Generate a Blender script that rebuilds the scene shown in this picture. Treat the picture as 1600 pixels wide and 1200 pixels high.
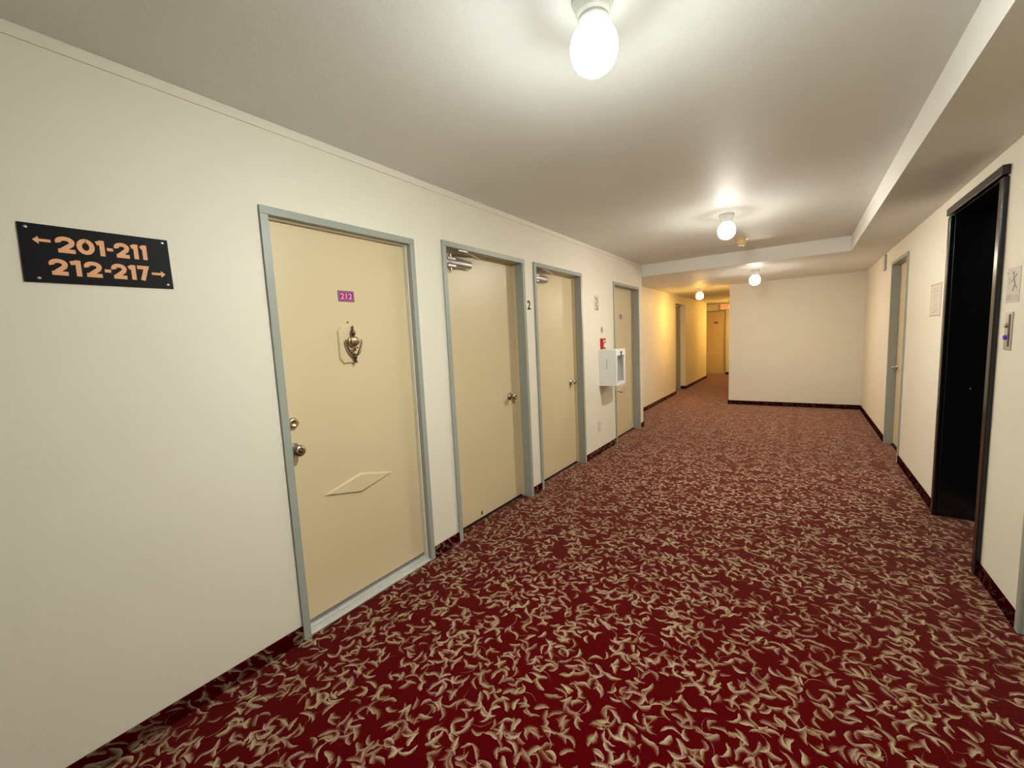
import bpy, bmesh, math, random
from mathutils import Vector, Matrix
random.seed(4)
PI = math.pi
for o in list(bpy.data.objects):
    bpy.data.objects.remove(o, do_unlink=True)
scene = bpy.context.scene
COL = scene.collection

# ------------------------------------------------------------------ camera
YAW, PITCH, ROLL, ZC, FPX = 0.6104, -0.1051, -0.0463, 1.404, 647.96
fwd = Vector((-math.sin(YAW)*math.cos(PITCH), math.cos(YAW)*math.cos(PITCH), math.sin(PITCH)))
rt = Vector((math.cos(YAW), math.sin(YAW), 0)); up = rt.cross(fwd)
rt2 = math.cos(ROLL)*rt + math.sin(ROLL)*up
up2 = -math.sin(ROLL)*rt + math.cos(ROLL)*up
cam_data = bpy.data.cameras.new('camera'); cam = bpy.data.objects.new('camera', cam_data); COL.objects.link(cam)
M = Matrix((rt2, up2, -fwd)).transposed().to_4x4(); M.translation = Vector((0, 0, ZC)); cam.matrix_world = M
cam_data.sensor_width = 36; cam_data.lens = FPX/1600*36; cam_data.clip_start = 0.02; cam_data.clip_end = 60
scene.camera = cam

# ------------------------------------------------------------------ world / exposure
w = bpy.data.worlds.new('world'); scene.world = w; w.use_nodes = True
w.node_tree.nodes['Background'].inputs[0].default_value = (0.8, 0.85, 1, 1)
w.node_tree.nodes['Background'].inputs[1].default_value = 0.05
scene.view_settings.view_transform = 'Standard'; scene.view_settings.look = 'None'
scene.view_settings.exposure = 1.33; scene.view_settings.gamma = 1.0
scene.view_settings.use_curve_mapping = False
# the corridor's own lamps (x, y, ceiling height, light colour, radiance of the globe)
LAMP_COOL = (0.94, 1.0, 0.93); LAMP_MID = (1.0, 0.97, 0.85); LAMP_SOFT = (1.0, 0.91, 0.75)
LAMP_WARM = (1.0, 0.56, 0.13)
POWER = [430, 370, 285, 215, 280]

# ------------------------------------------------------------------ dimensions (metres; y runs down the corridor)
L, R, Z1, Z2, S, E, F = -1.956, 0.832, 2.413, 2.244, 0.454, 6.257, 8.80
L2, C, G, H = -2.33, -1.115, 13.59, 14.75
YB = -6.0; T = 0.22; BB = 0.076

# ------------------------------------------------------------------ node helpers
def new_mat(name):
    m = bpy.data.materials.new(name); m.use_nodes = True
    nt = m.node_tree; b = nt.nodes['Principled BSDF']
    return m, nt, b
def N(nt, typ, **kw):
    n = nt.nodes.new(typ)
    for k, v in kw.items(): setattr(n, k, v)
    return n
def mth(nt, op, a, b=None, c=None, clamp=False):
    n = nt.nodes.new('ShaderNodeMath'); n.operation = op; n.use_clamp = clamp
    for i, v in enumerate((a, b, c)):
        if v is None: continue
        if isinstance(v, (int, float)): n.inputs[i].default_value = v
        else: nt.links.new(v, n.inputs[i])
    return n.outputs[0]
def setc(b, col, rough=.5, spec=.5, metal=0):
    b.inputs['Base Color'].default_value = (*col, 1)
    b.inputs['Roughness'].default_value = rough
    b.inputs['Specular IOR Level'].default_value = spec
    b.inputs['Metallic'].default_value = metal
def bump(nt, b, scale, strength, dist=.002, detail=3, vec=None):
    tc = N(nt, 'ShaderNodeNewGeometry'); n = N(nt, 'ShaderNodeTexNoise')
    n.inputs['Scale'].default_value = scale; n.inputs['Detail'].default_value = detail
    nt.links.new(tc.outputs['Position'], n.inputs['Vector'])
    bp = N(nt, 'ShaderNodeBump'); bp.inputs['Strength'].default_value = strength; bp.inputs['Distance'].default_value = dist
    nt.links.new(n.outputs['Fac'], bp.inputs['Height']); nt.links.new(bp.outputs[0], b.inputs['Normal'])
    return n
def vary(nt, b, col, scale, amt):
    """slight painted unevenness of a colour"""
    tc = N(nt, 'ShaderNodeNewGeometry'); n = N(nt, 'ShaderNodeTexNoise'); n.inputs['Scale'].default_value = scale
    n.inputs['Detail'].default_value = 4
    nt.links.new(tc.outputs['Position'], n.inputs['Vector'])
    mx = N(nt, 'ShaderNodeMix', data_type='RGBA')
    mx.inputs[6].default_value = (*[c*(1-amt) for c in col], 1); mx.inputs[7].default_value = (*[min(1, c*(1+amt)) for c in col], 1)
    nt.links.new(n.outputs['Fac'], mx.inputs[0]); nt.links.new(mx.outputs[2], b.inputs['Base Color'])
def paint(name, col, rough=.6, spec=.4, bs=0, bst=.1, amt=.03, metal=0, vs=3):
    m, nt, b = new_mat(name); setc(b, col, rough, spec, metal); vary(nt, b, col, vs, amt)
    if bs: bump(nt, b, bs, bst)
    return m

WALL = paint('cream wall paint', (0.80, 0.745, 0.63), .55, .35, 220, .18, .03)
TRIMW = paint('cream trim paint', (0.80, 0.745, 0.64), .5, .4, 60, .03, .02)
CEIL = paint('ceiling stipple paint', (0.83, 0.825, 0.80), .6, .3, 90, .35, .03)
SOFF = paint('soffit face paint', (0.84, 0.82, 0.78), .6, .3, 120, .12, .02)
DOOR = paint('door paint', (0.67, 0.545, 0.34), .38, .5, 55, .05, .035, vs=2)
FRAME = paint('grey green frame enamel', (0.345, 0.362, 0.322), .33, .5, 40, .04, .05)
WHITE = paint('white enamel', (0.80, 0.80, 0.78), .4, .5, 0, amt=.02)
PORC = paint('porcelain', (0.80, 0.80, 0.76), .25, .5, 0, amt=.02)
BLACK = paint('black lacquer', (0.006, 0.006, 0.007), .22, .5, 0, amt=.2)
BLACKM = paint('black metal trim', (0.016, 0.013, 0.015), .3, .5, 0, amt=.2)
SIGNB = paint('sign black', (0.007, 0.006, 0.008), .5, .12, 300, .05, .3)
SIGNO = paint('sign orange vinyl', (0.85, 0.42, 0.22), .5, .3, 0, amt=.08, vs=12)
CHROME = paint('chrome', (0.72, 0.70, 0.68), .18, .5, 0, amt=.05, metal=1)
STEEL = paint('closer steel', (0.55, 0.53, 0.51), .48, .5, 0, amt=.08, metal=1, vs=20)
ALU = paint('aluminium sill', (0.62, 0.61, 0.58), .38, .5, 0, amt=.12, metal=.4, vs=25)
BRASS = paint('aged brass', (0.50, 0.40, 0.24), .36, .5, 0, amt=.25, metal=1, vs=40)
DKBRASS = paint('tarnished brass', (0.16, 0.12, 0.075), .35, .5, 0, amt=.3, metal=1, vs=60)
NICKEL = paint('worn nickel', (0.42, 0.36, 0.28), .25, .5, 0, amt=.2, metal=1, vs=60)
MAG = paint('magenta plate', (0.30, 0.02, 0.14), .4, .4, 0, amt=.1)
MAGD = paint('dark plum border', (0.09, 0.008, 0.035), .4, .4, 0, amt=.1)
PINK = paint('pink numerals', (0.75, 0.38, 0.58), .5, .3, 0, amt=.05)
INK = paint('black ink', (0.012, 0.012, 0.012), .5, .3, 0, amt=.1)
GREYINK = paint('grey ink', (0.24, 0.22, 0.22), .6, .3, 0, amt=.1)
PAPER = paint('notice paper', (0.62, 0.55, 0.48), .55, .4, 0, amt=.04, vs=15)
PALEP = paint('pale notice paper', (0.66, 0.58, 0.49), .5, .4, 0, amt=.03, vs=15)
FAINT = paint('faint grey print', (0.50, 0.45, 0.40), .6, .3, 0, amt=.05)
RED = paint('alarm red', (0.50, 0.018, 0.02), .3, .5, 0, amt=.05)
DARK = paint('gap shade', (0.015, 0.013, 0.012), .8, .2, 0, amt=.1)  # near-black that puts the shade of gaps and slots into colour
RUBBER = paint('grey weather strip', (0.20, 0.19, 0.18), .7, .3, 0, amt=.1)
IVORY = paint('ivory plastic', (0.70, 0.64, 0.50), .4, .5, 0, amt=.03)
BEIGE = paint('yellowed plastic', (0.66, 0.47, 0.22), .4, .5, 0, amt=.08, vs=20)
ORANGE = paint('exit sign orange', (0.75, 0.12, 0.03), .5, .3, 0)
def emis(name, col, s):
    m, nt, b = new_mat(name); setc(b, col, .4)
    b.inputs['Emission Color'].default_value = (*col, 1); b.inputs['Emission Strength'].default_value = s
    return m
EXITL = emis('lit exit letters', (1.0, 0.10, 0.01), .7)
EXITP = emis('lit exit panel', (.85, 0.60, 0.30), .10)
BLUEL = emis('lit blue button', (0.02, 0.015, 0.20), .35)
GLASS, nt, b = new_mat('clear glass'); setc(b, (.9, .95, .95), .05); 
tr = N(nt, 'ShaderNodeBsdfTransparent'); gl = N(nt, 'ShaderNodeBsdfGlossy'); gl.inputs['Roughness'].default_value = .05; mxs = N(nt, 'ShaderNodeMixShader'); mxs.inputs[0].default_value = .10
nt.links.new(tr.outputs[0], mxs.inputs[1]); nt.links.new(gl.outputs[0], mxs.inputs[2]); nt.links.new(mxs.outputs[0], nt.nodes['Material Output'].inputs[0])

def globe_mat(i, col, s):
    """pressed glass jar globe over a burning bulb: the ribs make the glow slightly uneven"""
    m, nt, b = new_mat('lit globe glass %d' % i); setc(b, (.8, .8, .8), .15)
    tc = N(nt, 'ShaderNodeTexCoord'); v = N(nt, 'ShaderNodeTexVoronoi'); v.inputs['Scale'].default_value = 60
    nt.links.new(tc.outputs['Object'], v.inputs['Vector'])
    lw = N(nt, 'ShaderNodeTexWave', wave_type='BANDS', bands_direction='Z'); lw.inputs['Scale'].default_value = 6
    nt.links.new(tc.outputs['Object'], lw.inputs['Vector'])
    f = mth(nt, 'MULTIPLY_ADD', v.outputs['Distance'], 0.9, 0.6)
    # emission faded out by height so the ceiling round the lamp doesn't blow out
    sz = N(nt, 'ShaderNodeSeparateXYZ'); nt.links.new(tc.outputs['Object'], sz.inputs[0])
    mr = N(nt, 'ShaderNodeMapRange', interpolation_type='SMOOTHSTEP'); nt.links.new(sz.outputs[2], mr.inputs[0])
    mr.inputs[1].default_value = -.160; mr.inputs[2].default_value = -.204; mr.inputs[3].default_value = .008; mr.inputs[4].default_value = 1.0
    st = mth(nt, 'MULTIPLY', mth(nt, 'MULTIPLY', f, s), mr.outputs[0])
    b.inputs['Emission Color'].default_value = (*col, 1)
    nt.links.new(st, b.inputs['Emission Strength'])
    bp = N(nt, 'ShaderNodeBump'); bp.inputs['Strength'].default_value = .6; bp.inputs['Distance'].default_value = .003
    nt.links.new(v.outputs['Distance'], bp.inputs['Height']); nt.links.new(bp.outputs[0], b.inputs['Normal'])
    return m

# ------------------------------------------------------------------ the leafy carpet, all nodes
def leaf(nt, p, cx, cy, ang, ln, wd, bend, skew):
    """tapered bent leaf in motif space: returns (inside 0..1, light side 0..1)"""
    cx, cy, ln, wd, bend = cx*1.12, cy*1.12, ln*1.12, wd*1.16, bend*1.2
    mp = N(nt, 'ShaderNodeMapping'); a = -ang
    mp.inputs['Rotation'].default_value = (0, 0, a)
    mp.inputs['Location'].default_value = (-(cx*math.cos(a)-cy*math.sin(a)), -(cx*math.sin(a)+cy*math.cos(a)), 0)
    nt.links.new(p, mp.inputs['Vector'])
    sx = N(nt, 'ShaderNodeSeparateXYZ'); nt.links.new(mp.outputs[0], sx.inputs[0])
    u = mth(nt, 'MULTIPLY', sx.outputs[0], 1/ln)
    u2 = mth(nt, 'MULTIPLY', u, u)
    yy = mth(nt, 'MULTIPLY_ADD', u2, -bend, sx.outputs[1])
    wdt = mth(nt, 'MULTIPLY_ADD', mth(nt, 'MULTIPLY', u2, mth(nt, 'MULTIPLY_ADD', u2, .6, .4)), -wd, wd)
    sk = mth(nt, 'MAXIMUM', mth(nt, 'MULTIPLY_ADD', u, skew, 1.0), .2)
    wdt = mth(nt, 'MULTIPLY', wdt, sk)
    d = mth(nt, 'SUBTRACT', wdt, mth(nt, 'ABSOLUTE', yy))
    ins = mth(nt, 'MULTIPLY', d, 420, clamp=True)
    light = mth(nt, 'MULTIPLY_ADD', yy, 0.55/wd, 0.50, clamp=True)
    light = mth(nt, 'MAXIMUM', light, .16)
    return mth(nt, 'MULTIPLY', ins, light)
def carpet(name, base, sheen, gain):
    m, nt, b = new_mat(name); setc(b, (.2, .01, .02), 1.0, .0)
    g = N(nt, 'ShaderNodeNewGeometry'); s = N(nt, 'ShaderNodeSeparateXYZ'); nt.links.new(g.outputs['Position'], s.inputs[0])
    cx = N(nt, 'ShaderNodeCombineXYZ')
    nt.links.new(mth(nt, 'ADD', s.outputs[0], s.outputs[2]), cx.inputs[0])
    nt.links.new(mth(nt, 'MULTIPLY_ADD', s.outputs[2], .7, s.outputs[1]), cx.inputs[1])
    # small wobble so that leaf outlines look tufted
    nz = N(nt, 'ShaderNodeTexNoise'); nz.inputs['Scale'].default_value = 45; nz.inputs['Detail'].default_value = 3
    nt.links.new(cx.outputs[0], nz.inputs['Vector'])
    vm = N(nt, 'ShaderNodeVectorMath', operation='MULTIPLY_ADD')
    nt.links.new(nz.outputs['Color'], vm.inputs[0]); vm.inputs[1].default_value = (.014, .014, 0); nt.links.new(cx.outputs[0], vm.inputs[2])
    motifs = [
      (5.6, (0, 0, 0), .55, [(.012, .020, .9, .034, .0095, .012, .3), (-.022, .014, 2.3, .030, .0095, -.010, .3), (.004, -.034, -1.3, .034, .0085, .012, -.3),
                      (.050, -.018, .2, .026, .0085, -.012, .4), (-.052, -.020, 1.2, .026, .007, .014, .3)]),
      (6.6, (.37, .21, 0), .7, [(0, .026, .1, .032, .0085, .020, .3), (-.030, -.020, 1.9, .028, .010, .010, -.4), (.034, -.022, -.7, .030, .0085, -.014, .3)]),
      (7.2, (.71, .93, 0), .75, [(.012, .016, 2.6, .036, .0075, .026, .5), (-.024, -.026, .4, .028, .011, .010, .2), (.036, -.022, 1.6, .026, .0095, -.012, .3)]),
      (8.0, (.42, .77, 0), .8, [(.0, .010, .3, .026, .010, .012, .4), (.012, -.030, 2.4, .024, .009, -.010, -.3)]),
      (6.4, (.15, .55, 0), .8, [(.0, .0, .8, .058, .0022, .040, .3), (.03, .036, 2.0, .022, .0075, .008, .2)])]
    tot = None
    for sc, off, rnd, lv in motifs:
        ad = N(nt, 'ShaderNodeVectorMath', operation='ADD'); nt.links.new(vm.outputs[0], ad.inputs[0]); ad.inputs[1].default_value = off
        v = N(nt, 'ShaderNodeTexVoronoi', voronoi_dimensions='2D'); v.inputs['Scale'].default_value = sc; v.inputs['Randomness'].default_value = rnd
        nt.links.new(ad.outputs[0], v.inputs['Vector'])
        sb = N(nt, 'ShaderNodeVectorMath', operation='SUBTRACT'); nt.links.new(ad.outputs[0], sb.inputs[0]); nt.links.new(v.outputs['Position'], sb.inputs[1])
        cr = N(nt, 'ShaderNodeSeparateColor'); nt.links.new(v.outputs['Color'], cr.inputs[0])
        vr = N(nt, 'ShaderNodeVectorRotate', rotation_type='Z_AXIS'); nt.links.new(sb.outputs[0], vr.inputs['Vector'])
        nt.links.new(mth(nt, 'MULTIPLY', cr.outputs[0], 6.283), vr.inputs['Angle'])
        lay = None
        for a in lv:
            q = leaf(nt, vr.outputs[0], *a)
            lay = q if lay is None else mth(nt, 'MAXIMUM', lay, q)
        lay = mth(nt, 'MULTIPLY', lay, mth(nt, 'MULTIPLY_ADD', cr.outputs[1], .6, .5))
        tot = lay if tot is None else mth(nt, 'MAXIMUM', tot, lay)
    # tufts break the print up a little
    n2 = N(nt, 'ShaderNodeTexNoise'); n2.inputs['Scale'].default_value = 260; n2.inputs['Detail'].default_value = 2
    nt.links.new(cx.outputs[0], n2.inputs['Vector'])
    tot = mth(nt, 'MULTIPLY', tot, mth(nt, 'MULTIPLY_ADD', n2.outputs['Fac'], 1.3, .36), clamp=True)
    cr = N(nt, 'ShaderNodeValToRGB'); e = cr.color_ramp.elements
    k = base
    e[0].position = .0; e[0].color = (.066*k, .0003*k, .0018*k, 1)
    e[1].position = 1.0; e[1].color = (.50*k*gain, .425*k*gain, .31*k*gain, 1)
    x = e.new(.16); x.color = (.10*k, .020*k, .015*k, 1)
    x = e.new(.45); x.color = (.255*k*gain, .165*k*gain, .105*k*gain, 1)
    nt.links.new(tot, cr.inputs[0])
    # yarn lots drift between olive and mauve grey
    n3 = N(nt, 'ShaderNodeTexNoise'); n3.inputs['Scale'].default_value = 9; n3.inputs['Detail'].default_value = 1
    nt.links.new(cx.outputs[0], n3.inputs['Vector'])
    c2 = N(nt, 'ShaderNodeValToRGB'); e2 = c2.color_ramp.elements
    e2[0].position = .38; e2[0].color = (1.0, .90, .92, 1); e2[1].position = .62; e2[1].color = (1.0, .99, .85, 1)
    nt.links.new(n3.outputs['Fac'], c2.inputs[0])
    mm = N(nt, 'ShaderNodeMix', data_type='RGBA', blend_type='MULTIPLY'); mm.inputs[0].default_value = 1
    nt.links.new(cr.outputs[0], mm.inputs[6]); nt.links.new(c2.outputs[0], mm.inputs[7]); nt.links.new(mm.outputs[2], b.inputs['Base Color'])
    b.inputs['Sheen Weight'].default_value = sheen; b.inputs['Sheen Roughness'].default_value = .30
    b.inputs['Sheen Tint'].default_value = (.95, .62, .52, 1)
    bp = N(nt, 'ShaderNodeBump'); bp.inputs['Strength'].default_value = .5; bp.inputs['Distance'].default_value = .003
    nt.links.new(n2.outputs['Fac'], bp.inputs['Height']); nt.links.new(bp.outputs[0], b.inputs['Normal'])
    return m
CARPET = carpet('crimson leaf carpet', 1.0, 1.0, .90)
CARPETL = carpet('shade-darkened carpet up the left wall', .62, .1, .75)  # floor carpet again, the shade of its upright pile darkened into the colour
CARPETB = carpet('shade-darkened carpet base strip', .42, .0, .32)  # deeper-toned copy, shade on the upright carpet put into its colour

# ------------------------------------------------------------------ geometry helpers
def obj(name, bm, mat, parent=None, bevel=0, smooth=False, seg=2):
    me = bpy.data.meshes.new(name); bmesh.ops.recalc_face_normals(bm, faces=bm.faces); bm.to_mesh(me); bm.free()
    me.materials.append(mat)
    o = bpy.data.objects.new(name, me); COL.objects.link(o)
    if parent is not None: o.parent = parent
    if smooth:
        for p in me.polygons: p.use_smooth = True
    if bevel:
        md = o.modifiers.new('bevel', 'BEVEL'); md.width = bevel; md.segments = seg; md.limit_method = 'ANGLE'
        for p in me.polygons: p.use_smooth = True
        try: me.set_sharp_from_angle(angle=math.radians(40))
        except Exception: pass
        md.harden_normals = True
    return o
def empty(name, loc, label=None, cat=None, group=None, kind=None, rz=0):
    o = bpy.data.objects.new(name, None); COL.objects.link(o); o.location = loc; o.rotation_euler = (0, 0, rz); o.empty_display_size = .1
    tag(o, label, cat, group, kind); return o
def tag(o, label=None, cat=None, group=None, kind=None):
    if label: o['label'] = label
    if cat: o['category'] = cat
    if group: o['group'] = group
    if kind: o['kind'] = kind
    return o
def box(bm, x0, x1, y0, y1, z0, z1):
    vs = [bm.verts.new((x, y, z)) for x in (x0, x1) for y in (y0, y1) for z in (z0, z1)]
    for f in ((0, 1, 3, 2), (4, 6, 7, 5), (0, 4, 5, 1), (2, 3, 7, 6), (0, 2, 6, 4), (1, 5, 7, 3)):
        bm.faces.new([vs[i] for i in f])
    return bm
def B(*bxs):
    bm = bmesh.new()
    for b_ in bxs: box(bm, *b_)
    return bm
def lathe(bm, prof, origin, axis='x', n=28, sgn=1, flute=0, nf=0):
    """revolve (distance along axis, radius) about an axis through origin"""
    rings = []
    for d, r in prof:
        ring = []
        for i in range(n):
            a = 2*PI*i/n; rr = r*(1+flute*math.cos(nf*a)) if flute else r
            c, s_ = rr*math.cos(a), rr*math.sin(a)
            p = {'x': (sgn*d, c, s_), 'y': (c, sgn*d, s_), 'z': (c, s_, sgn*d)}[axis]
            ring.append(bm.verts.new((origin[0]+p[0], origin[1]+p[1], origin[2]+p[2])))
        rings.append(ring)
    for a, b_ in zip(rings, rings[1:]):
        for i in range(n): bm.faces.new((a[i], a[(i+1) % n], b_[(i+1) % n], b_[i]))
    bm.faces.new(rings[0]); bm.faces.new(rings[-1])
    return bm
def tube(bm, pts, rad, n=12):
    """tube along points; rad a number or a list"""
    pts = [Vector(p) for p in pts]
    rs = rad if isinstance(rad, (list, tuple)) else [rad]*len(pts)
    rings = []; ref = Vector((0, 0, 1))
    for i, p in enumerate(pts):
        t = (pts[min(i+1, len(pts)-1)] - pts[max(i-1, 0)]).normalized()
        if abs(t.dot(ref)) > .95: ref = Vector((0, 1, 0)) if abs(t.y) < .9 else Vector((1, 0, 0))
        a = t.cross(ref).normalized(); b_ = t.cross(a).normalized()
        rings.append([bm.verts.new(p + rs[i]*(math.cos(2*PI*k/n)*a + math.sin(2*PI*k/n)*b_)) for k in range(n)])
    for r1, r2 in zip(rings, rings[1:]):
        for k in range(n): bm.faces.new((r1[k], r1[(k+1) % n], r2[(k+1) % n], r2[k]))
    bm.faces.new(rings[0]); bm.faces.new(rings[-1])
    return bm
def prism_x(bm, yz, x0, x1):
    a = [bm.verts.new((x0, y, z)) for y, z in yz]; b_ = [bm.verts.new((x1, y, z)) for y, z in yz]
    n = len(yz); bm.faces.new(a); bm.faces.new(b_)
    for i in range(n): bm.faces.new((a[i], a[(i+1) % n], b_[(i+1) % n], b_[i]))
    return bm
def frustum_x(bm, yz, x0, x1, k):
    """raised panel: outline yz at x0, shrunk by k metres at x1"""
    cy = sum(p[0] for p in yz)/len(yz); cz = sum(p[1] for p in yz)/len(yz)
    def sh(p):
        v = Vector((p[0]-cy, p[1]-cz)); l = v.length; return (cy+v.x*(1-k/l), cz+v.y*(1-k/l))
    a = [bm.verts.new((x0, y, z)) for y, z in yz]; b_ = [bm.verts.new((x1, *sh(p))) for p in yz]
    n = len(yz); bm.faces.new(a); bm.faces.new(b_)
    for i in range(n): bm.faces.new((a[i], a[(i+1) % n], b_[(i+1) % n], b_[i]))
    return bm
def text(name, body, origin, size, mat, parent, side=1, offset=0.0, extr=.0006, width=None, sx=1.0, shear=0, space=1):
    """flat lettering on a wall. side=+1: on a wall facing +x (reads along +y); -1: facing -x (reads along -y); 0: facing -y"""
    cu = bpy.data.curves.new(name, 'FONT'); cu.body = body; cu.size = size; cu.offset = offset; cu.extrude = extr; cu.align_x = 'LEFT'; cu.shear = shear
    cu.space_character = space; cu.resolution_u = 4
    tmp = bpy.data.objects.new(name, cu); COL.objects.link(tmp)
    bpy.context.view_layer.update()
    me = bpy.data.meshes.new_from_object(tmp.evaluated_get(bpy.context.evaluated_depsgraph_get()))
    bpy.data.objects.remove(tmp, do_unlink=True)
    xs = [v.co.x for v in me.vertices]; ys = [v.co.y for v in me.vertices]
    x0, x1, y0, y1 = min(xs), max(xs), min(ys), max(ys)
    kx = (width/(x1-x0)) if width else sx; ky = size/(y1-y0)
    for v in me.vertices:
        a, b_, c = (v.co.x-x0)*kx, (v.co.y-y0)*ky, v.co.z
        if side == 1: v.co = (origin[0]+c, origin[1]+a, origin[2]+b_)
        elif side == -1: v.co = (origin[0]-c, origin[1]-a, origin[2]+b_)
        else: v.co = (origin[0]+a, origin[1]-c, origin[2]+b_)
    me.materials.clear(); me.materials.append(mat); me.name = name
    o = bpy.data.objects.new(name, me); COL.objects.link(o)
    if parent is not None: o.parent = parent
    return o
def local(o, root):
    """children were modelled in world coordinates: keep them there"""
    bpy.context.view_layer.update()
    o.matrix_parent_inverse = root.matrix_world.inverted()
def struct(name, bm, mat, bevel=0, **kw):
    o = obj(name, bm, mat, bevel=bevel, **kw); o['kind'] = 'structure'; return o
class Thing:
    """an Empty at the thing's base; parts are modelled in world coordinates"""
    def __init__(s, name, loc, label=None, cat=None, group=None, kind=None):
        s.e = empty(name, loc, label, cat, group, kind); s.loc = Vector(loc)
    def part(s, name, bm, mat, parent=None, **kw):
        bmesh.ops.translate(bm, verts=bm.verts, vec=-s.loc)
        return obj(name, bm, mat, parent or s.e, **kw)
    def text(s, name, body, origin, size, mat, parent=None, **kw):
        o = Vector(origin)-s.loc
        return text(name, body, o, size, mat, parent or s.e, **kw)

# ------------------------------------------------------------------ openings
D1 = (0.928, 1.812, 2.042); D2 = (2.054, 3.045, 2.080); D3 = (3.199, 4.176, 2.080); D4 = (5.100, 6.105, 2.079)
FW = .036        # width of the frame face
def wall_x(x0, x1, y0, y1, z1, holes):
    """wall slab running along y with door holes (ya, yb, ztop)"""
    bx = []; y = y0
    for ya, yb, zt in sorted(holes):
        bx.append((x0, x1, y, ya, 0, z1)); bx.append((x0, x1, ya, yb, zt, z1)); y = yb
    bx.append((x0, x1, y, y1, 0, z1)); return B(*bx)
hole = lambda d: (d[0]+.012, d[1]-.012, d[2]-.012)
struct('floor', B((L2-1.2, R+1.2, YB-.2, H+.3, -.1, 0)), CARPET)
struct('wall_left', wall_x(L-T, L, YB, E, Z1, [hole(D1), hole(D2), hole(D3), hole(D4)]), WALL)
EL = (3.186, 4.145, 2.153); RD = (5.519, 6.395, 2.079); RN = (1.72, 2.70, 2.08)
struct('wall_right', wall_x(R, R+T+.15, YB, F+.2, Z2, [(EL[0]+.02, EL[1]-.02, EL[2]-.02), hole(RD), hole(RN)]), WALL)
struct('wall_far', B((C, R, F, F+.2, 0, Z2)), WALL)
struct('wall_inner_right', B((C, C+.2, F+.2, H, 0, Z2)), WALL)
PD = (9.87, 10.86, 2.06)
struct('wall_inner_left', wall_x(L2-T-.1, L2, E-.15, G, Z2, [PD]), WALL)
bm = B((L2-1.15, L2-.9, G-.1, H, 0, Z2)); struct('wall_recess_side', bm, WALL)
XD = (-2.86, -1.955, 2.045)
struct('wall_end', B((L2-1.15, XD[0]+.012, H, H+.2, 0, Z2), (XD[1]-.012, C+.2, H, H+.2, 0, Z2), (XD[0]+.012, XD[1]-.012, H, H+.2, XD[2]-.012, Z2)), WALL)
struct('wall_recess_front', B((L2-1.15, L2-T-.1, G-.1, G, 0, Z2)), WALL)
struct('wall_back', B((L-T, R+T, YB-.2, YB, 0, Z1)), WALL)
# ceiling: raised tray with a dropped soffit along the right and beyond the tray
struct('ceiling', B((L-T, S+.002, YB-.2, E+.002, Z1, Z1+.1)), CEIL)
struct('ceiling_soffit', B((S+.001, R+T+.15, YB-.2, E+.001, Z2, Z1+.1), (L2-1.2, R+T+.15, E+.001, H+.25, Z2, Z1+.1)), CEIL)
struct('trim_1', B((S-.004, S+.001, YB, E+.001, Z2, Z1), (L, S-.004, E-.004, E+.001, Z2, Z1)), SOFF)
# narrow board that runs along the top of the left wall
struct('trim_2', B((L, L+.006, YB, E-.004, Z1-.040, Z1)), TRIMW, bevel=.0015)
# ---- carpet coved up the walls
def base_x(name, x, s_, spans, mat=None):
    bm = bmesh.new()
    for y0, y1 in spans: box(bm, min(x, x+s_*.012), max(x, x+s_*.012), y0, y1, 0, BB)
    return struct(name, bm, mat or CARPETB, bevel=.003)
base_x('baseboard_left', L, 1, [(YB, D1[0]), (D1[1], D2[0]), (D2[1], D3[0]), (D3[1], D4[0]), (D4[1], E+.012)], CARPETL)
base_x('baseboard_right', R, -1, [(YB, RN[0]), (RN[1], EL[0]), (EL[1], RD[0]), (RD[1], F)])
struct('baseboard_far', B((C-.012, R-.012, F-.012, F, 0, BB)), CARPETB, bevel=.003)
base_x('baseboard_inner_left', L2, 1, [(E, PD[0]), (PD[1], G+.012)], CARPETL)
struct('baseboard_recess', B((L2-.13, L2+.012, PD[1]-.012, PD[1], 0, BB)), CARPETB, bevel=.003)
base_x('baseboard_inner_right', C, -1, [(F, H)])
struct('baseboard_end', B((XD[1], C-.012, H-.012, H, 0, BB)), CARPETB, bevel=.003)

# ------------------------------------------------------------------ doors in the left wall
doorn = [0]
def door_root(loc):
    doorn[0] += 1
    t = Thing('door_%d' % doorn[0], loc, kind='structure'); return t
def frame_x(t, d, x, s_, proud=.012, depth=.12, mat=FRAME, fw=FW, stop=None, stopmat=None, leafd=.05):
    """steel door frame wrapped around the opening of a wall at x whose room side is +s_"""
    y0, y1, zt = d
    def fx(a, b_): return (min(x+s_*a, x+s_*b_), max(x+s_*a, x+s_*b_))
    # face + jamb of each member
    f = lambda yy0, yy1, z0, z1: (*fx(0, proud), yy0, yy1, z0, z1)
    def member(a0, a1, c0, c1, z0, z1, n):
        bm = B((*fx(0, proud), a0, a1, z0, z1), (*fx(-depth, 0), c0, c1, z0, z1))
        return t.part(n, bm, mat, bevel=.0025)
    member(y0, y0+fw, y0+.012, y0+fw, 0, zt-fw, 'frame_jamb')
    member(y1-fw, y1, y1-fw, y1-.012, 0, zt-fw, 'frame_jamb')
    bm = B((*fx(0, proud), y0, y1, zt-fw, zt), (*fx(-depth, 0), y0+.012, y1-.012, zt-fw, zt-.012))
    t.part('frame_head', bm, mat, bevel=.0025)
    if stop:
        s0, s1 = stop
        bm = B((*fx(-s1, -s0), y1-fw-.006, y1-fw, .01, zt-fw), (*fx(-s1, -s0), y0+fw, y0+fw+.006, .01, zt-fw), (*fx(-s1, -s0), y0+fw+.006, y1-fw-.006, zt-fw-.006, zt-fw))
        t.part('door_stop', bm, stopmat or mat, bevel=.001)
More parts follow.
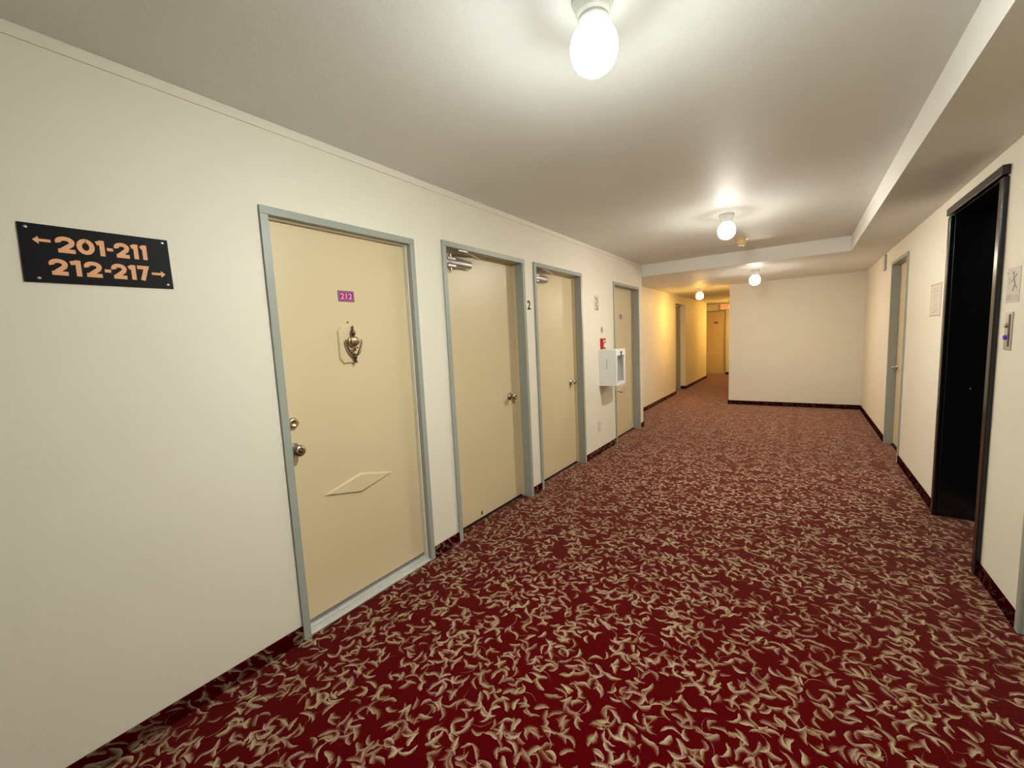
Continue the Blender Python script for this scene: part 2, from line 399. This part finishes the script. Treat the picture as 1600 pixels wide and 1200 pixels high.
def leaf_x(t, d, x, s_, depth, zb=.02, fw=FW, mat=DOOR, thick=.044, gap=.003):
    y0, y1, zt = d
    a, b_ = x-s_*depth, x-s_*(depth+thick)
    lf = t.part('door_leaf', B((min(a, b_), max(a, b_), y0+fw+gap, y1-fw-gap, zb, zt-fw-gap)), mat, bevel=.002)
    return lf
def knob_x(t, parent, x, y, z, s_, mat=CHROME, r=.027, name='door_knob', lockface=True):
    """round knob on its rose, standing out s_ from the leaf face at x"""
    prof = [(0, .031), (.004, .033), (.009, .030), (.012, .016), (.030, .0125), (.036, .018), (.043, r), (.054, r*1.03), (.062, r*.92), (.066, r*.62), (.067, r*.3), (.064, r*.25)]
    bm = bmesh.new(); lathe(bm, prof, (x, y, z), 'x', 32, s_)
    return t.part(name, bm, mat, parent, smooth=True)
def closer(t, parent, xl, y, z, d, fw=FW, flip=1):
    """surface door closer: body on the leaf, arm up to the frame head. xl leaf face"""
    root = t.part('door_closer', B((xl, xl+.012, y, y+.275, z-.030, z+.032)), STEEL, parent, bevel=.003)
    bm = bmesh.new()
    pr = [(0, .020), (.004, .026), (.012, .028), (.255, .028), (.266, .025), (.272, .016)]
    lathe(bm, pr, (xl+.034, y+.0, z), 'y', 24); t.part('closer_cylinder', bm, STEEL, parent, smooth=True)
    t.part('closer_body', B((xl+.006, xl+.055, y+.015, y+.10, z-.036, z+.036)), STEEL, parent, bevel=.008, seg=3)
    bm = bmesh.new(); lathe(bm, [(0, .012), (.018, .012), (.018, .008), (.030, .007)], (xl+.034, y+.06, z-.036), 'z', 16, -1)
    lathe(bm, [(0, .012), (.016, .012), (.016, .016), (.022, .016)], (xl+.034, y+.06, z+.034), 'z', 16, 1)
    t.part('closer_spindle', bm, CHROME, parent, smooth=False)
    zt = d[2]-fw
    bm = bmesh.new()
    tube(bm, [(xl+.034, y+.06, z+.050), (xl+.060, y+.20, z+.048), (xl+.075, y+.34, z+.046)], [.009, .007, .006], 8)
    tube(bm, [(xl+.075, y+.34, z+.050), (xl+.088, y+.22, zt-.012), (xl+.092, y+.12, zt-.006)], .006, 8)
    box(bm, xl+.078, xl+.100, y+.08, y+.17, zt-.012, zt-.001)
    t.part('closer_arm', bm, CHROME, parent)
def number_plate(t, parent, x, y, z, w_, h_, s_, body):
    bm = B((min(x, x+s_*.002), max(x, x+s_*.002), y-w_/2, y+w_/2, z-h_/2, z+h_/2))
    pl = t.part('number_plate', bm, MAGD, parent, bevel=.0006)
    x2 = x+s_*.0022
    bd = .004; q = .0017
    bm = bmesh.new()
    a, b_ = min(x2, x2+s_*.0006), max(x2, x2+s_*.0006)
    Y0, Y1, Z0_, Z1_ = y-w_/2+bd, y+w_/2-bd, z-h_/2+bd, z+h_/2-bd
    for bb in ((Y0, Y1, Z0_, Z0_+q), (Y0, Y1, Z1_-q, Z1_), (Y0, Y0+q, Z0_+q, Z1_-q), (Y1-q, Y1, Z0_+q, Z1_-q)): box(bm, a, b_, *bb)
    t.part('plate_border', bm, PINK, parent)
    t.part('plate_field', B((a-.0002, a+.0001, Y0+q, Y1-q, Z0_+q, Z1_-q)), MAG, parent)
    t.text('plate_numerals', body, (x2+s_*.0006, y-s_*w_*.36, z-h_*.27), h_*.54, PINK, parent, side=s_, offset=.0006, width=w_*.72)
def diamond(t, parent, x, s_, cy, cz, hw=.22, hh=.058):
    bm = bmesh.new(); frustum_x(bm, [(cy-hw, cz), (cy-.004, cz-hh), (cy+hw, cz), (cy+.004, cz+hh)], x, x+s_*.009, .012)
    return t.part('diamond_panel', bm, DOOR, parent, bevel=.001)

# door 212, the nearest
t = door_root((L, (D1[0]+D1[1])/2, 0)); dep = .050
frame_x(t, D1, L, 1, depth=.13, stop=(.020, .048), stopmat=TRIMW)
lf = leaf_x(t, D1, L, 1, dep, zb=.045); X = L-dep
number_plate(t, lf, X, 1.357, 1.678, .096, .057, 1, '212')
# raised octagonal backplate, painted over, and the urn knocker
yc = 1.352; zc_ = 1.425
oc = [(1.283, 1.345), (1.305, 1.318), (1.395, 1.318), (1.417, 1.345), (1.417, 1.495), (1.395, 1.522), (1.305, 1.522), (1.283, 1.495)]
bm = bmesh.new(); frustum_x(bm, oc, X, X+.010, .008); bp_ = t.part('knocker_backplate', bm, DOOR, lf, bevel=.001)
KX = X+.010; ky = 1.364
bm = bmesh.new(); lathe(bm, [(0, .004), (.006, .010), (.014, .014), (.026, .012), (.034, .006), (.040, .005), (.048, .007), (.056, .003), (.060, .001)], (KX+.014, ky, 1.465), 'z', 18)
t.part('knocker_finial', bm, DKBRASS, lf, smooth=True)
bm = bmesh.new(); lathe(bm, [(0, .004), (.005, .016), (.014, .026), (.028, .032), (.042, .031), (.052, .022), (.058, .008)], (KX+.016, ky, 1.408), 'z', 54, 1, .10, 9)
for v in bm.verts: v.co.x = KX+.001+max(0, (v.co.x-KX+.004)*.62)
t.part('knocker_shell', bm, BRASS, lf, smooth=True)
bm = bmesh.new(); pts = []; rr = []
for i in range(17):
    a = PI*i/16; pts.append((KX+.014+.006*math.sin(a), ky-.049*math.cos(a)*(1-.12*math.sin(a)), 1.446-.084*math.sin(a)**1.05)); rr.append(.0035+.0032*math.sin(a))
tube(bm, pts, rr, 10)
t.part('knocker_handle', bm, DKBRASS, lf, smooth=True)
bm = bmesh.new(); lathe(bm, [(0, .002), (.004, .007), (.012, .009), (.018, .005), (.024, .010), (.034, .012), (.044, .006), (.050, .003)], (KX+.016, ky, 1.322), 'z', 18)
tube(bm, [(KX+.016, ky-.022, 1.405), (KX+.018, ky, 1.396), (KX+.016, ky+.022, 1.405)], .0035, 8)
lathe(bm, [(0, .003), (.006, .007), (.014, .003)], (KX+.017, ky, 1.384), 'z', 12)
t.part('knocker_drop', bm, DKBRASS, lf, smooth=True)
bm = bmesh.new(); lathe(bm, [(0, .0055), (.004, .005), (.006, .003)], (X, 1.352, 1.540), 'x', 14); t.part('door_viewer', bm, DKBRASS, lf, smooth=True)
bm = bmesh.new(); lathe(bm, [(0, .026), (.006, .027), (.016, .025), (.020, .018), (.021, .012), (.016, .010)], (X, 1.004, 1.056), 'x', 30)
t.part('deadbolt', bm, BRASS, lf, smooth=True)
k = knob_x(t, lf, X, 1.000, .926, 1, NICKEL, .028)
bm = bmesh.new(); lathe(bm, [(0, .010), (.003, .010), (.0035, .004)], (X+.0665, 1.000, .926), 'x', 18); t.part('keyhole_cylinder', bm, DKBRASS, lf, smooth=True)
diamond(t, lf, X, 1, 1.347, .652)
bm = bmesh.new(); prism_x(bm, [(D1[0]+FW, 0), (D1[1]-FW, 0), (D1[1]-FW, .028), (D1[0]+FW, .028)], L-.120, L-.030)
t.part('threshold', bm, ALU, bevel=.003)
t.part('threshold_lip', B((L-.030, L+.010, D1[0]+FW, D1[1]-FW, 0, .014)), ALU, bevel=.005)
t.part('weather_strip', B((L-.058, L-.048, D1[0]+FW, D1[1]-FW, .028, .040)), RUBBER, bevel=.002)

# two utility doors with closers
for d, yk, seed in ((D2, 2.885, 0), (D3, 4.045, 1)):
    t = door_root((L, (d[0]+d[1])/2, 0)); dep = .095
    frame_x(t, d, L, 1, depth=.16, proud=.014, stop=(.064, .094), stopmat=DOOR)
    lf = leaf_x(t, d, L, 1, dep, zb=.018); X = L-dep
    closer(t, lf, X, d[0]+FW+.055 if seed == 0 else d[0]+FW+.04, 1.962, d)
    knob_x(t, lf, X, yk, .925, 1, CHROME if seed else NICKEL, .026)
    if seed == 0:
        bm = bmesh.new(); prism_x(bm, [(2.42, .04), (2.445, .04), (2.437, .075), (2.428, .07)], X, X+.0012); t.part('chipped_paint', bm, NICKEL, lf)
    t.part('gap_shade', B((L-.14, L-.09, d[0]+FW, d[1]-FW, .001, .010)), DARK)  # solid black strip standing in for the shade under the leaf
# apartment door at the end of the left wall
t = door_root((L, (D4[0]+D4[1])/2, 0)); dep = .085
frame_x(t, D4, L, 1, depth=.15, stop=(.055, .084), stopmat=FRAME)
lf = leaf_x(t, D4, L, 1, dep, zb=.018); X = L-dep
number_plate(t, lf, X, 5.60, 1.655, .096, .057, 1, '213')
knob_x(t, lf, X, 5.225, .915, 1, CHROME, .026)
diamond(t, lf, X, 1, 5.60, .655)
t.part('gap_shade', B((L-.13, L-.08, D4[0]+FW, D4[1]-FW, .001, .010)), DARK)  # shade below the door, built as a dark strip

# door deep in the inner corridor wall
t = door_root((L2, (PD[0]+PD[1])/2, 0)); XI = L2-.13
d = (PD[0]+.01, PD[1]-.01, PD[2]-.005)
frame_x(t, (PD[0]+.0, PD[1]-.0, PD[2]), XI, 1, depth=.12, proud=.012)
leaf_x(t, PD, XI, 1, .03, mat=FRAME)
knob_x(t, None, XI-.03, 10.02, .93, 1, CHROME, .026)

# end door under the exit sign
t = door_root(((XD[0]+XD[1])/2, H, 0))
t.part('frame_jamb', B((XD[0], XD[0]+FW, H-.012, H, 0, XD[2]-FW), (XD[0]+.012, XD[0]+FW, H, H+.15, 0, XD[2]-FW)), FRAME, bevel=.002)
t.part('frame_jamb', B((XD[1]-FW, XD[1], H-.012, H, 0, XD[2]-FW), (XD[1]-FW, XD[1]-.012, H, H+.15, 0, XD[2]-FW)), FRAME, bevel=.002)
t.part('frame_head', B((XD[0], XD[1], H-.012, H, XD[2]-FW, XD[2]), (XD[0]+.012, XD[1]-.012, H, H+.15, XD[2]-FW, XD[2]-.012)), FRAME, bevel=.002)
lf = t.part('door_leaf', B((XD[0]+FW+.003, XD[1]-FW-.003, H+.04, H+.085, .015, XD[2]-FW-.003)), DOOR, bevel=.002)
t.part('number_plate', B((-2.31, -2.19, H+.037, H+.04, 1.63, 1.69)), MAGD, lf)
t.text('plate_numerals', '214', (-2.295, H+.0365, 1.642), .036, PINK, lf, side=0, width=.09)
bm = bmesh.new()
vs = [bm.verts.new(p) for p in ((-2.46, H+.04, .66), (-2.25, H+.04, .60), (-2.04, H+.04, .66), (-2.25, H+.04, .72))]
v2 = [bm.verts.new(p) for p in ((-2.43, H+.03, .66), (-2.25, H+.03, .608), (-2.07, H+.03, .66), (-2.25, H+.03, .712))]
bm.faces.new(vs); bm.faces.new(v2)
for i in range(4): bm.faces.new((vs[i], vs[(i+1) % 4], v2[(i+1) % 4], v2[i]))
t.part('diamond_panel', bm, DOOR, lf)

# grey framed door in the right wall with its lever
t = door_root((R, (RD[0]+RD[1])/2, 0)); dep = .085
frame_x(t, RD, R, -1, depth=.15, stop=None)
dep = .066; lf = leaf_x(t, RD, R, -1, dep, zb=.03); X = R+dep
bm = bmesh.new(); lathe(bm, [(0, .028), (.006, .028), (.009, .022), (.010, .010), (.045, .009), (.050, .011), (.058, .010)], (X, 6.285, .905), 'x', 24, -1)
tube(bm, [(X-.052, 6.285, .905), (X-.056, 6.24, .907), (X-.055, 6.185, .908), (X-.048, 6.165, .908)], [.010, .009, .008, .006], 10)
t.part('lever_handle', bm, CHROME, lf, smooth=True)
t.part('gap_shade', B((R+.05, R+.10, RD[0]+FW, RD[1]-FW, .001, .010)), DARK)  # dark strip painted in as the shade beneath this leaf
# neighbour of the lift on the near side: only its frame reaches the picture
t = door_root((R, (RN[0]+RN[1])/2, 0))
frame_x(t, RN, R, -1, depth=.15, stop=None); leaf_x(t, RN, R, -1, .085)

# lift entrance: black lacquered surround, deep black jambs, two sliding panels
t = door_root((R, (EL[0]+EL[1])/2, 0)); y0, y1, zt = EL
jd = .27
t.part('lift_jamb', B((R-.022, R, y1-.055, y1, 0, zt-.05), (R, R+jd, y1-.055, y1-.02, 0, zt-.05)), BLACK, bevel=.006, seg=3)
t.part('lift_jamb', B((R-.022, R, y0, y0+.055, 0, zt-.05), (R, R+jd, y0+.02, y0+.055, 0, zt-.05)), BLACK, bevel=.006, seg=3)
t.part('lift_head', B((R-.030, R, y0-.004, y1+.006, zt-.045, zt+.004), (R, R+jd, y0+.02, y1-.02, zt-.045, zt-.02)), BLACKM, bevel=.004, seg=2)
ym = (y0+y1)/2
for a, b_, xx in ((y0+.056, ym+.01, R+jd-.055), (ym-.01, y1-.056, R+jd-.025)):
    t.part('lift_door_panel', B((xx, xx+.022, a, b_, .012, zt-.047)), BLACK, bevel=.002)
t.part('lift_sill', B((R+jd-.07, R+jd+.02, y0+.056, y1-.056, 0, .010)), STEEL, bevel=.002)
bm = bmesh.new(); lathe(bm, [(0, .007), (.003, .006), (.004, .003)], (R+.13, y1-.0552, .93), 'y', 14, -1); t.part('jamb_screw', bm, CHROME, smooth=True)
struct('wall_shaft', B((R+jd+.02, R+jd+.10, y0-.1, y1+.1, 0, Z2)), BLACKM)

# ------------------------------------------------------------------ lamps
LAMPS = [(-.537, 1.285, Z1, LAMP_COOL, 'white porcelain ceiling lamp with ribbed glass globe, nearest and largest of the corridor lamps'),
         (-.560, 4.20, Z1, LAMP_MID, 'white globe ceiling lamp beside the yellowed detector in the raised ceiling'),
         (-.565, 7.02, Z2, LAMP_SOFT, 'white globe ceiling lamp in front of the blank cream end wall'),
         (-1.655, 8.93, Z2, LAMP_WARM, 'amber glowing globe lamp at the mouth of the narrow far corridor'),
         (-1.38, 13.3, Z2, LAMP_WARM, 'amber globe ceiling lamp hidden behind the corner, lighting the end door')]
for i, (x, y, z, c, lab) in enumerate(LAMPS):
    t = Thing('ceiling_lamp', (x, y, z), lab, 'lamp', 'globe lamps along the corridor ceiling')
    bm = bmesh.new(); lathe(bm, [(0, .061), (.006, .064), (.014, .061), (.020, .056), (.040, .052), (.052, .046), (.056, .040)], (x, y, z), 'z', 40, -1)
    t.part('porcelain_base', bm, PORC, smooth=True)
    bm = bmesh.new(); lathe(bm, [(.054, .044), (.062, .046), (.068, .043), (.078, .040)], (x, y, z), 'z', 40, -1); t.part('collar', bm, PORC, smooth=True)
    bm = bmesh.new(); prof = []
    for k in range(0, 25):
        a = PI*(.18+.82*k/24); prof.append((.138-.075*math.cos(a), .0715*math.sin(a)+.0004))
    lathe(bm, prof, (x, y, z), 'z', 48, -1)
    t.part('glass_globe', bm, globe_mat(i, c, POWER[i]), smooth=True)

# detector in the raised ceiling
t = Thing('smoke_detector', (-.572, 5.42, Z1), 'small yellowed round detector on the ceiling beside the second globe lamp', 'detector')
bm = bmesh.new(); lathe(bm, [(0, .066), (.012, .067), (.016, .050), (.060, .050), (.064, .044)], (-.572, 5.42, Z1), 'z', 32, -1); t.part('housing', bm, BEIGE, smooth=False)
bm = bmesh.new(); lathe(bm, [(.064, .034), (.074, .036), (.082, .030), (.084, .010)], (-.572, 5.42, Z1), 'z', 32, -1); t.part('sensing_cap', bm, IVORY, smooth=True)

# ------------------------------------------------------------------ left wall fittings
# direction sign
t = Thing('direction_sign', (L, .405, 1.742), 'black wall sign with orange numerals 201-211 and 212-217 and arrows', 'sign')
ps = [(.221, 1.651), (.591, 1.655), (.589, 1.833), (.224, 1.830)]
bm = bmesh.new(); prism_x(bm, ps, L, L+.005); t.part('panel', bm, SIGNB, bevel=.0008)
XS = L+.0052
def stroke(bm, pts, th, y0, wd, z0, ht, lift=.0006):
    """flat ribbon along pts given in a 0..1 box, mitre-joined"""
    P = [Vector((y0+p[0]*wd, z0+p[1]*ht)) for p in pts]; q = th/2; Lf = []; Rt = []
    for i, p in enumerate(P):
        a_ = (p-P[i-1]).normalized() if i else (P[1]-p).normalized()
        c_ = (P[i+1]-p).normalized() if i < len(P)-1 else a_
        n_ = Vector((-a_.y-c_.y, a_.x+c_.x)); n_.normalize(); k_ = q/max(.45, n_.dot(Vector((-a_.y, a_.x))))
        Lf.append(p+n_*k_); Rt.append(p-n_*k_)
    for i in range(len(P)-1):
        quad = [Lf[i], Lf[i+1], Rt[i+1], Rt[i]]
        lo = [bm.verts.new((XS, v.x, v.y)) for v in quad]; hi = [bm.verts.new((XS+lift, v.x, v.y)) for v in quad]
        bm.faces.new(hi); bm.faces.new(lo)
        for j in range(4): bm.faces.new((lo[j], lo[(j+1) % 4], hi[(j+1) % 4], hi[j]))
def arc(cx, cy, rx, ry, a0, a1, n):
    return [(cx+rx*math.cos(math.radians(a0+(a1-a0)*i/n)), cy+ry*math.sin(math.radians(a0+(a1-a0)*i/n))) for i in range(n+1)]
TH = .0125
GLYPH = {'2': [arc(.47, .68, .37, .20, 200, -15, 12)+[(.78, .52), (.55, .36), (.22, .13)], [(.06, .12), (.97, .12)]],
         '0': [arc(.5, .5, .37, .37, 80, 445, 22)], '1': [[(.66, 1.0), (.66, 0)], [(.08, .78), (.40, .84), (.62, .90)]],
         '7': [[(0, .88), (.84, .88), (.74, .70), (.42, 0)]], '-': [[(0, .47), (1, .47)]]}
def row(name, spans, y0, y1, z0, ht, dz):
    bm = bmesh.new()
    for ch, a_, c_ in spans:
        for n_, st_ in enumerate(GLYPH[ch]): stroke(bm, st_, TH*(.8 if ch == '-' else 1), y0+(y1-y0)*a_, (y1-y0)*(c_-a_), z0+dz*a_, ht, .0006+.0005*n_)
    t.part(name, bm, SIGNO)
row('lettering', [('2', 0, .19), ('0', .207, .388), ('1', .405, .51), ('-', .526, .595), ('2', .62, .785), ('1', .80, .897), ('1', .914, 1.0)], .300, .525, 1.749, .051, .004)
row('lettering', [('2', 0, .165), ('1', .180, .305), ('2', .325, .495), ('-', .52, .585), ('2', .60, .755), ('1', .77, .86), ('7', .875, 1.0)], .279, .522, 1.677, .051, .003)
def arrow(y0, y1, z, s_):
    bm = bmesh.new(); h = .009; q = .0042; hl = .013
    yt, yb = (y0, y1) if s_ < 0 else (y1, y0); n_ = yt - s_*hl
    prism_x(bm, [(yb, z-q), (n_, z-q), (n_, z-h-.003), (yt, z), (n_, z+h+.003), (n_, z+q), (yb, z+q)], XS, XS+.0006)
    t.part('arrow', bm, SIGNO)
arrow(.250, .289, 1.781, -1); arrow(.531, .571, 1.706, 1)
for y, z in ((.240, 1.817), (.573, 1.820), (.252, 1.664), (.575, 1.669)):
    bm = bmesh.new(); lathe(bm, [(0, .0052), (.0015, .005), (.0028, .003), (.003, .001)], (L+.005, y, z), 'x', 14); t.part('screw', bm, CHROME, smooth=True)
# black 2 between the utility doors
o = text('wall_numeral', '2', (L+.0005, 3.083, 1.662), .080, INK, None, side=1, offset=.0022, width=.052)
tag(o, 'black numeral 2 on the wall between the two closer-fitted doors', 'numeral')
# notice with curling print
t = Thing('paper_notice', (L, 4.57, 1.79), 'small clear-edged notice with grey scrollwork above the red alarm', 'notice')
t.part('sheet', B((L, L+.0015, 4.515, 4.640, 1.700, 1.872)), PAPER)
bm = bmesh.new()
tube(bm, [(L+.002, 4.545, 1.845), (L+.002, 4.60, 1.825), (L+.002, 4.61, 1.80), (L+.002, 4.57, 1.79), (L+.002, 4.55, 1.765), (L+.002, 4.60, 1.75), (L+.002, 4.595, 1.725)], .005, 6)
box(bm, L+.0015, L+.0025, 4.54, 4.62, 1.708, 1.722)
t.part('scroll_print', bm, GREYINK)
t = Thing('wall_label', (L, 4.715, 1.476), 'tiny grey label on the wall just above the red alarm', 'label')
t.part('tag', B((L, L+.002, 4.685, 4.745, 1.440, 1.513)), FAINT); t.part('print', B((L+.002, L+.0025, 4.697, 4.733, 1.455, 1.498)), GREYINK)
# fire alarm pull station
t = Thing('fire_alarm', (L, 4.705, 1.312), 'red fire alarm pull station with a white handle above the white cabinet', 'fire alarm')
t.part('housing', B((L, L+.035, 4.655, 4.755, 1.250, 1.376)), RED, bevel=.005)
t.part('pull_handle', B((L+.035, L+.048, 4.675, 4.738, 1.268, 1.318)), WHITE, bevel=.004)
t.part('lettering_strip', B((L+.035, L+.0365, 4.672, 4.738, 1.336, 1.350)), WHITE)
# extinguisher cabinet
CB = (4.60, 4.905, .817, 1.242, .20)
t = Thing('extinguisher_cabinet', (L, (CB[0]+CB[1])/2, CB[2]), 'white wall cabinet with a narrow glass window, beneath the red alarm', 'cabinet')
y0, y1, z0, z1, dp = CB; xf = L+dp; th = .014
t.part('cabinet_body', B((L, xf, y0, y0+th, z0, z1), (L, xf, y1-th, y1, z0, z1), (L, xf, y0+th, y1-th, z0, z0+th), (L, xf, y0+th, y1-th, z1-th, z1), (L, L+.01, y0+th, y1-th, z0+th, z1-th)), WHITE, bevel=.002)
dr = t.part('cabinet_door', B((xf, xf+.014, y0, y0+.045, z0, z1), (xf, xf+.014, y1-.045, y1, z0, z1), (xf, xf+.014, y0+.045, y1-.045, z0, z0+.05), (xf, xf+.014, y0+.045, y1-.045, z1-.075, z1)), WHITE, bevel=.003)
t.part('window_pane', B((xf+.004, xf+.007, y0+.045, y1-.045, z0+.05, z1-.075)), GLASS, dr)
t.part('window_gasket', B((xf+.0141, xf+.017, y0+.040, y0+.047, z0+.045, z1-.07), (xf+.0141, xf+.017, y0+.047, y1-.045, z1-.078, z1-.07)), RUBBER, dr)
bm = bmesh.new(); lathe(bm, [(0, .010), (.012, .010), (.016, .006)], (xf+.014, (y0+y1)/2, z1-.035), 'x', 16)
box(bm, xf+.014, xf+.022, (y0+y1)/2-.006, (y0+y1)/2+.006, z1-.075, z1-.035); t.part('latch', bm, INK, dr)
t.part('side_label', B((L+.095, L+.105, y0-.0008, y0, z0+.20, z1-.11)), FAINT)
t = Thing('fire_extinguisher', (L+.10, (y0+y1)/2, z0+th), 'pale cylinder seen through the glass of the white wall cabinet', 'extinguisher')
bm = bmesh.new(); lathe(bm, [(0, .050), (.010, .054), (.25, .054), (.275, .045), (.290, .020), (.30, .018)], (L+.10, (y0+y1)/2, z0+th), 'z', 28); t.part('cylinder', bm, WHITE, smooth=True)
t.part('valve_handle', B((L+.085, L+.15, (y0+y1)/2-.012, (y0+y1)/2+.012, z0+th+.30, z0+th+.325)), INK, bevel=.003)
# socket
t = Thing('wall_outlet', (L, 4.575, .335), 'ivory electrical outlet plate low on the wall beneath the cabinet', 'outlet')
pl = t.part('cover_plate', B((L, L+.006, 4.535, 4.615, .275, .395)), IVORY, bevel=.002)
for zz in (.308, .362):
    bm = bmesh.new(); lathe(bm, [(0, .017), (.002, .0165)], (L+.006, 4.575, zz), 'x', 18); t.part('receptacle', bm, IVORY)
    t.part('slot', B((L+.008, L+.0085, 4.567, 4.570, zz-.006, zz+.007), (L+.008, L+.0085, 4.580, 4.583, zz-.006, zz+.007)), DARK)

# ------------------------------------------------------------------ right wall fittings
t = Thing('wall_chime', (R, 6.89, 2.13), 'slim upright beige cover high on the right wall past the lever door', 'chime')
t.part('backplate', B((R-.006, R, 6.84, 6.96, 2.040, 2.232)), GREYINK, bevel=.001)
t.part('cover', B((R-.026, R-.006, 6.850, 6.950, 2.045, 2.228)), IVORY, bevel=.004)
t = Thing('paper_notice', (R, 4.455, 1.558), 'pale faded notice on the right wall left of the black lift entrance', 'notice')
t.part('sheet', B((R-.0015, R, 4.300, 4.615, 1.435, 1.681)), FAINT)
bm = bmesh.new()
t.part('backing', B((R-.0022, R-.0015, 4.312, 4.603, 1.447, 1.669)), PALEP)
for k, (a, b_, zz) in enumerate([(4.40, 4.52, 1.64), (4.36, 4.56, 1.62), (4.38, 4.53, 1.50), (4.36, 4.50, 1.48), (4.40, 4.55, 1.465)]):
    box(bm, R-.0026, R-.0022, a, b_, zz, zz+.006)
for k in range(14):
    a = 2*PI*k/14; box(bm, R-.0026, R-.0022, 4.457+.045*math.cos(a)-.006, 4.457+.045*math.cos(a)+.006, 1.56+.04*math.sin(a)-.005, 1.56+.04*math.sin(a)+.005)
t.part('faded_print', bm, FAINT)
t = Thing('lift_notice', (R, 3.04, 1.558), 'grey-printed pictogram notice on the right wall above the lift call panel', 'notice')
t.part('sheet', B((R-.002, R, 2.965, 3.118, 1.475, 1.641)), PAPER, bevel=.0005)
XN = R-.0022
bm = bmesh.new()
def strip(bm, a, b_, w_):
    (ya, za), (yb, zb) = a, b_; dx, dz = yb-ya, zb-za; l = math.hypot(dx, dz); nx, nz = -dz/l*w_, dx/l*w_
    prism_x(bm, [(ya-nx, za-nz), (yb-nx, zb-nz), (yb+nx, zb+nz), (ya+nx, za+nz)], XN-.0005, XN)
# running figure going down a stair, with flame
strip(bm, (3.040, 1.598), (3.020, 1.560), .006); strip(bm, (3.020, 1.560), (3.045, 1.530), .004); strip(bm, (3.020, 1.560), (2.998, 1.540), .004)
strip(bm, (3.036, 1.592), (3.005, 1.605), .0035); strip(bm, (3.036, 1.590), (3.062, 1.572), .0035)
lathe(bm, [(0, .009), (.0005, .009)], (XN-.0005, 3.043, 1.612), 'x', 14)
t.part('running_figure', bm, GREYINK)
bm = bmesh.new(); strip(bm, (3.085, 1.595), (3.085, 1.572), .007); strip(bm, (3.085, 1.572), (3.085, 1.56), .004); t.part('flame_symbol', bm, FAINT)
bm = B((XN-.0005, XN, 3.055, 3.105, 1.487, 1.512), (XN-.0005, XN, 2.985, 3.04, 1.487, 1.493), (XN-.0005, XN, 2.985, 3.04, 1.500, 1.506)); t.part('caption_print', bm, FAINT)
bm = bmesh.new(); lathe(bm, [(0, .004), (.002, .003)], (R-.002, 3.107, 1.617), 'x', 12, -1); t.part('pin', bm, CHROME, smooth=True)
t = Thing('lift_call_panel', (R, 3.052, 1.336), 'narrow steel lift call panel with one blue lit button', 'call panel')
t.part('faceplate', B((R-.006, R, 3.012, 3.092, 1.244, 1.430)), STEEL, bevel=.002)
t.part('display_window', B((R-.0075, R-.006, 3.024, 3.044, 1.262, 1.418)), BLACKM, bevel=.0005)
bm = bmesh.new(); lathe(bm, [(0, .012), (.006, .012), (.008, .009)], (R-.006, 3.068, 1.306), 'x', 20, -1); t.part('call_button', bm, BLUEL, smooth=False)
bm = bmesh.new(); lathe(bm, [(0, .013), (.006, .013), (.008, .010)], (R-.006, 3.068, 1.366), 'x', 20, -1); t.part('call_button', bm, STEEL, smooth=False)

# exit sign over the end door
t = Thing('exit_sign', (-1.98, H-.07, 2.06), 'orange lit EXIT sign above the end door of the narrow corridor', 'exit sign')
t.part('housing', B((-2.115, -1.845, H-.12, H-.0, 2.055, 2.225)), WHITE, bevel=.004)
t.part('lit_panel', B((-2.105, -1.855, H-.123, H-.12, 2.065, 2.215)), EXITP)
t.text('letters', 'EXIT', (-2.092, H-.1235, 2.092), .095, EXITL, side=0, offset=.003, width=.215)
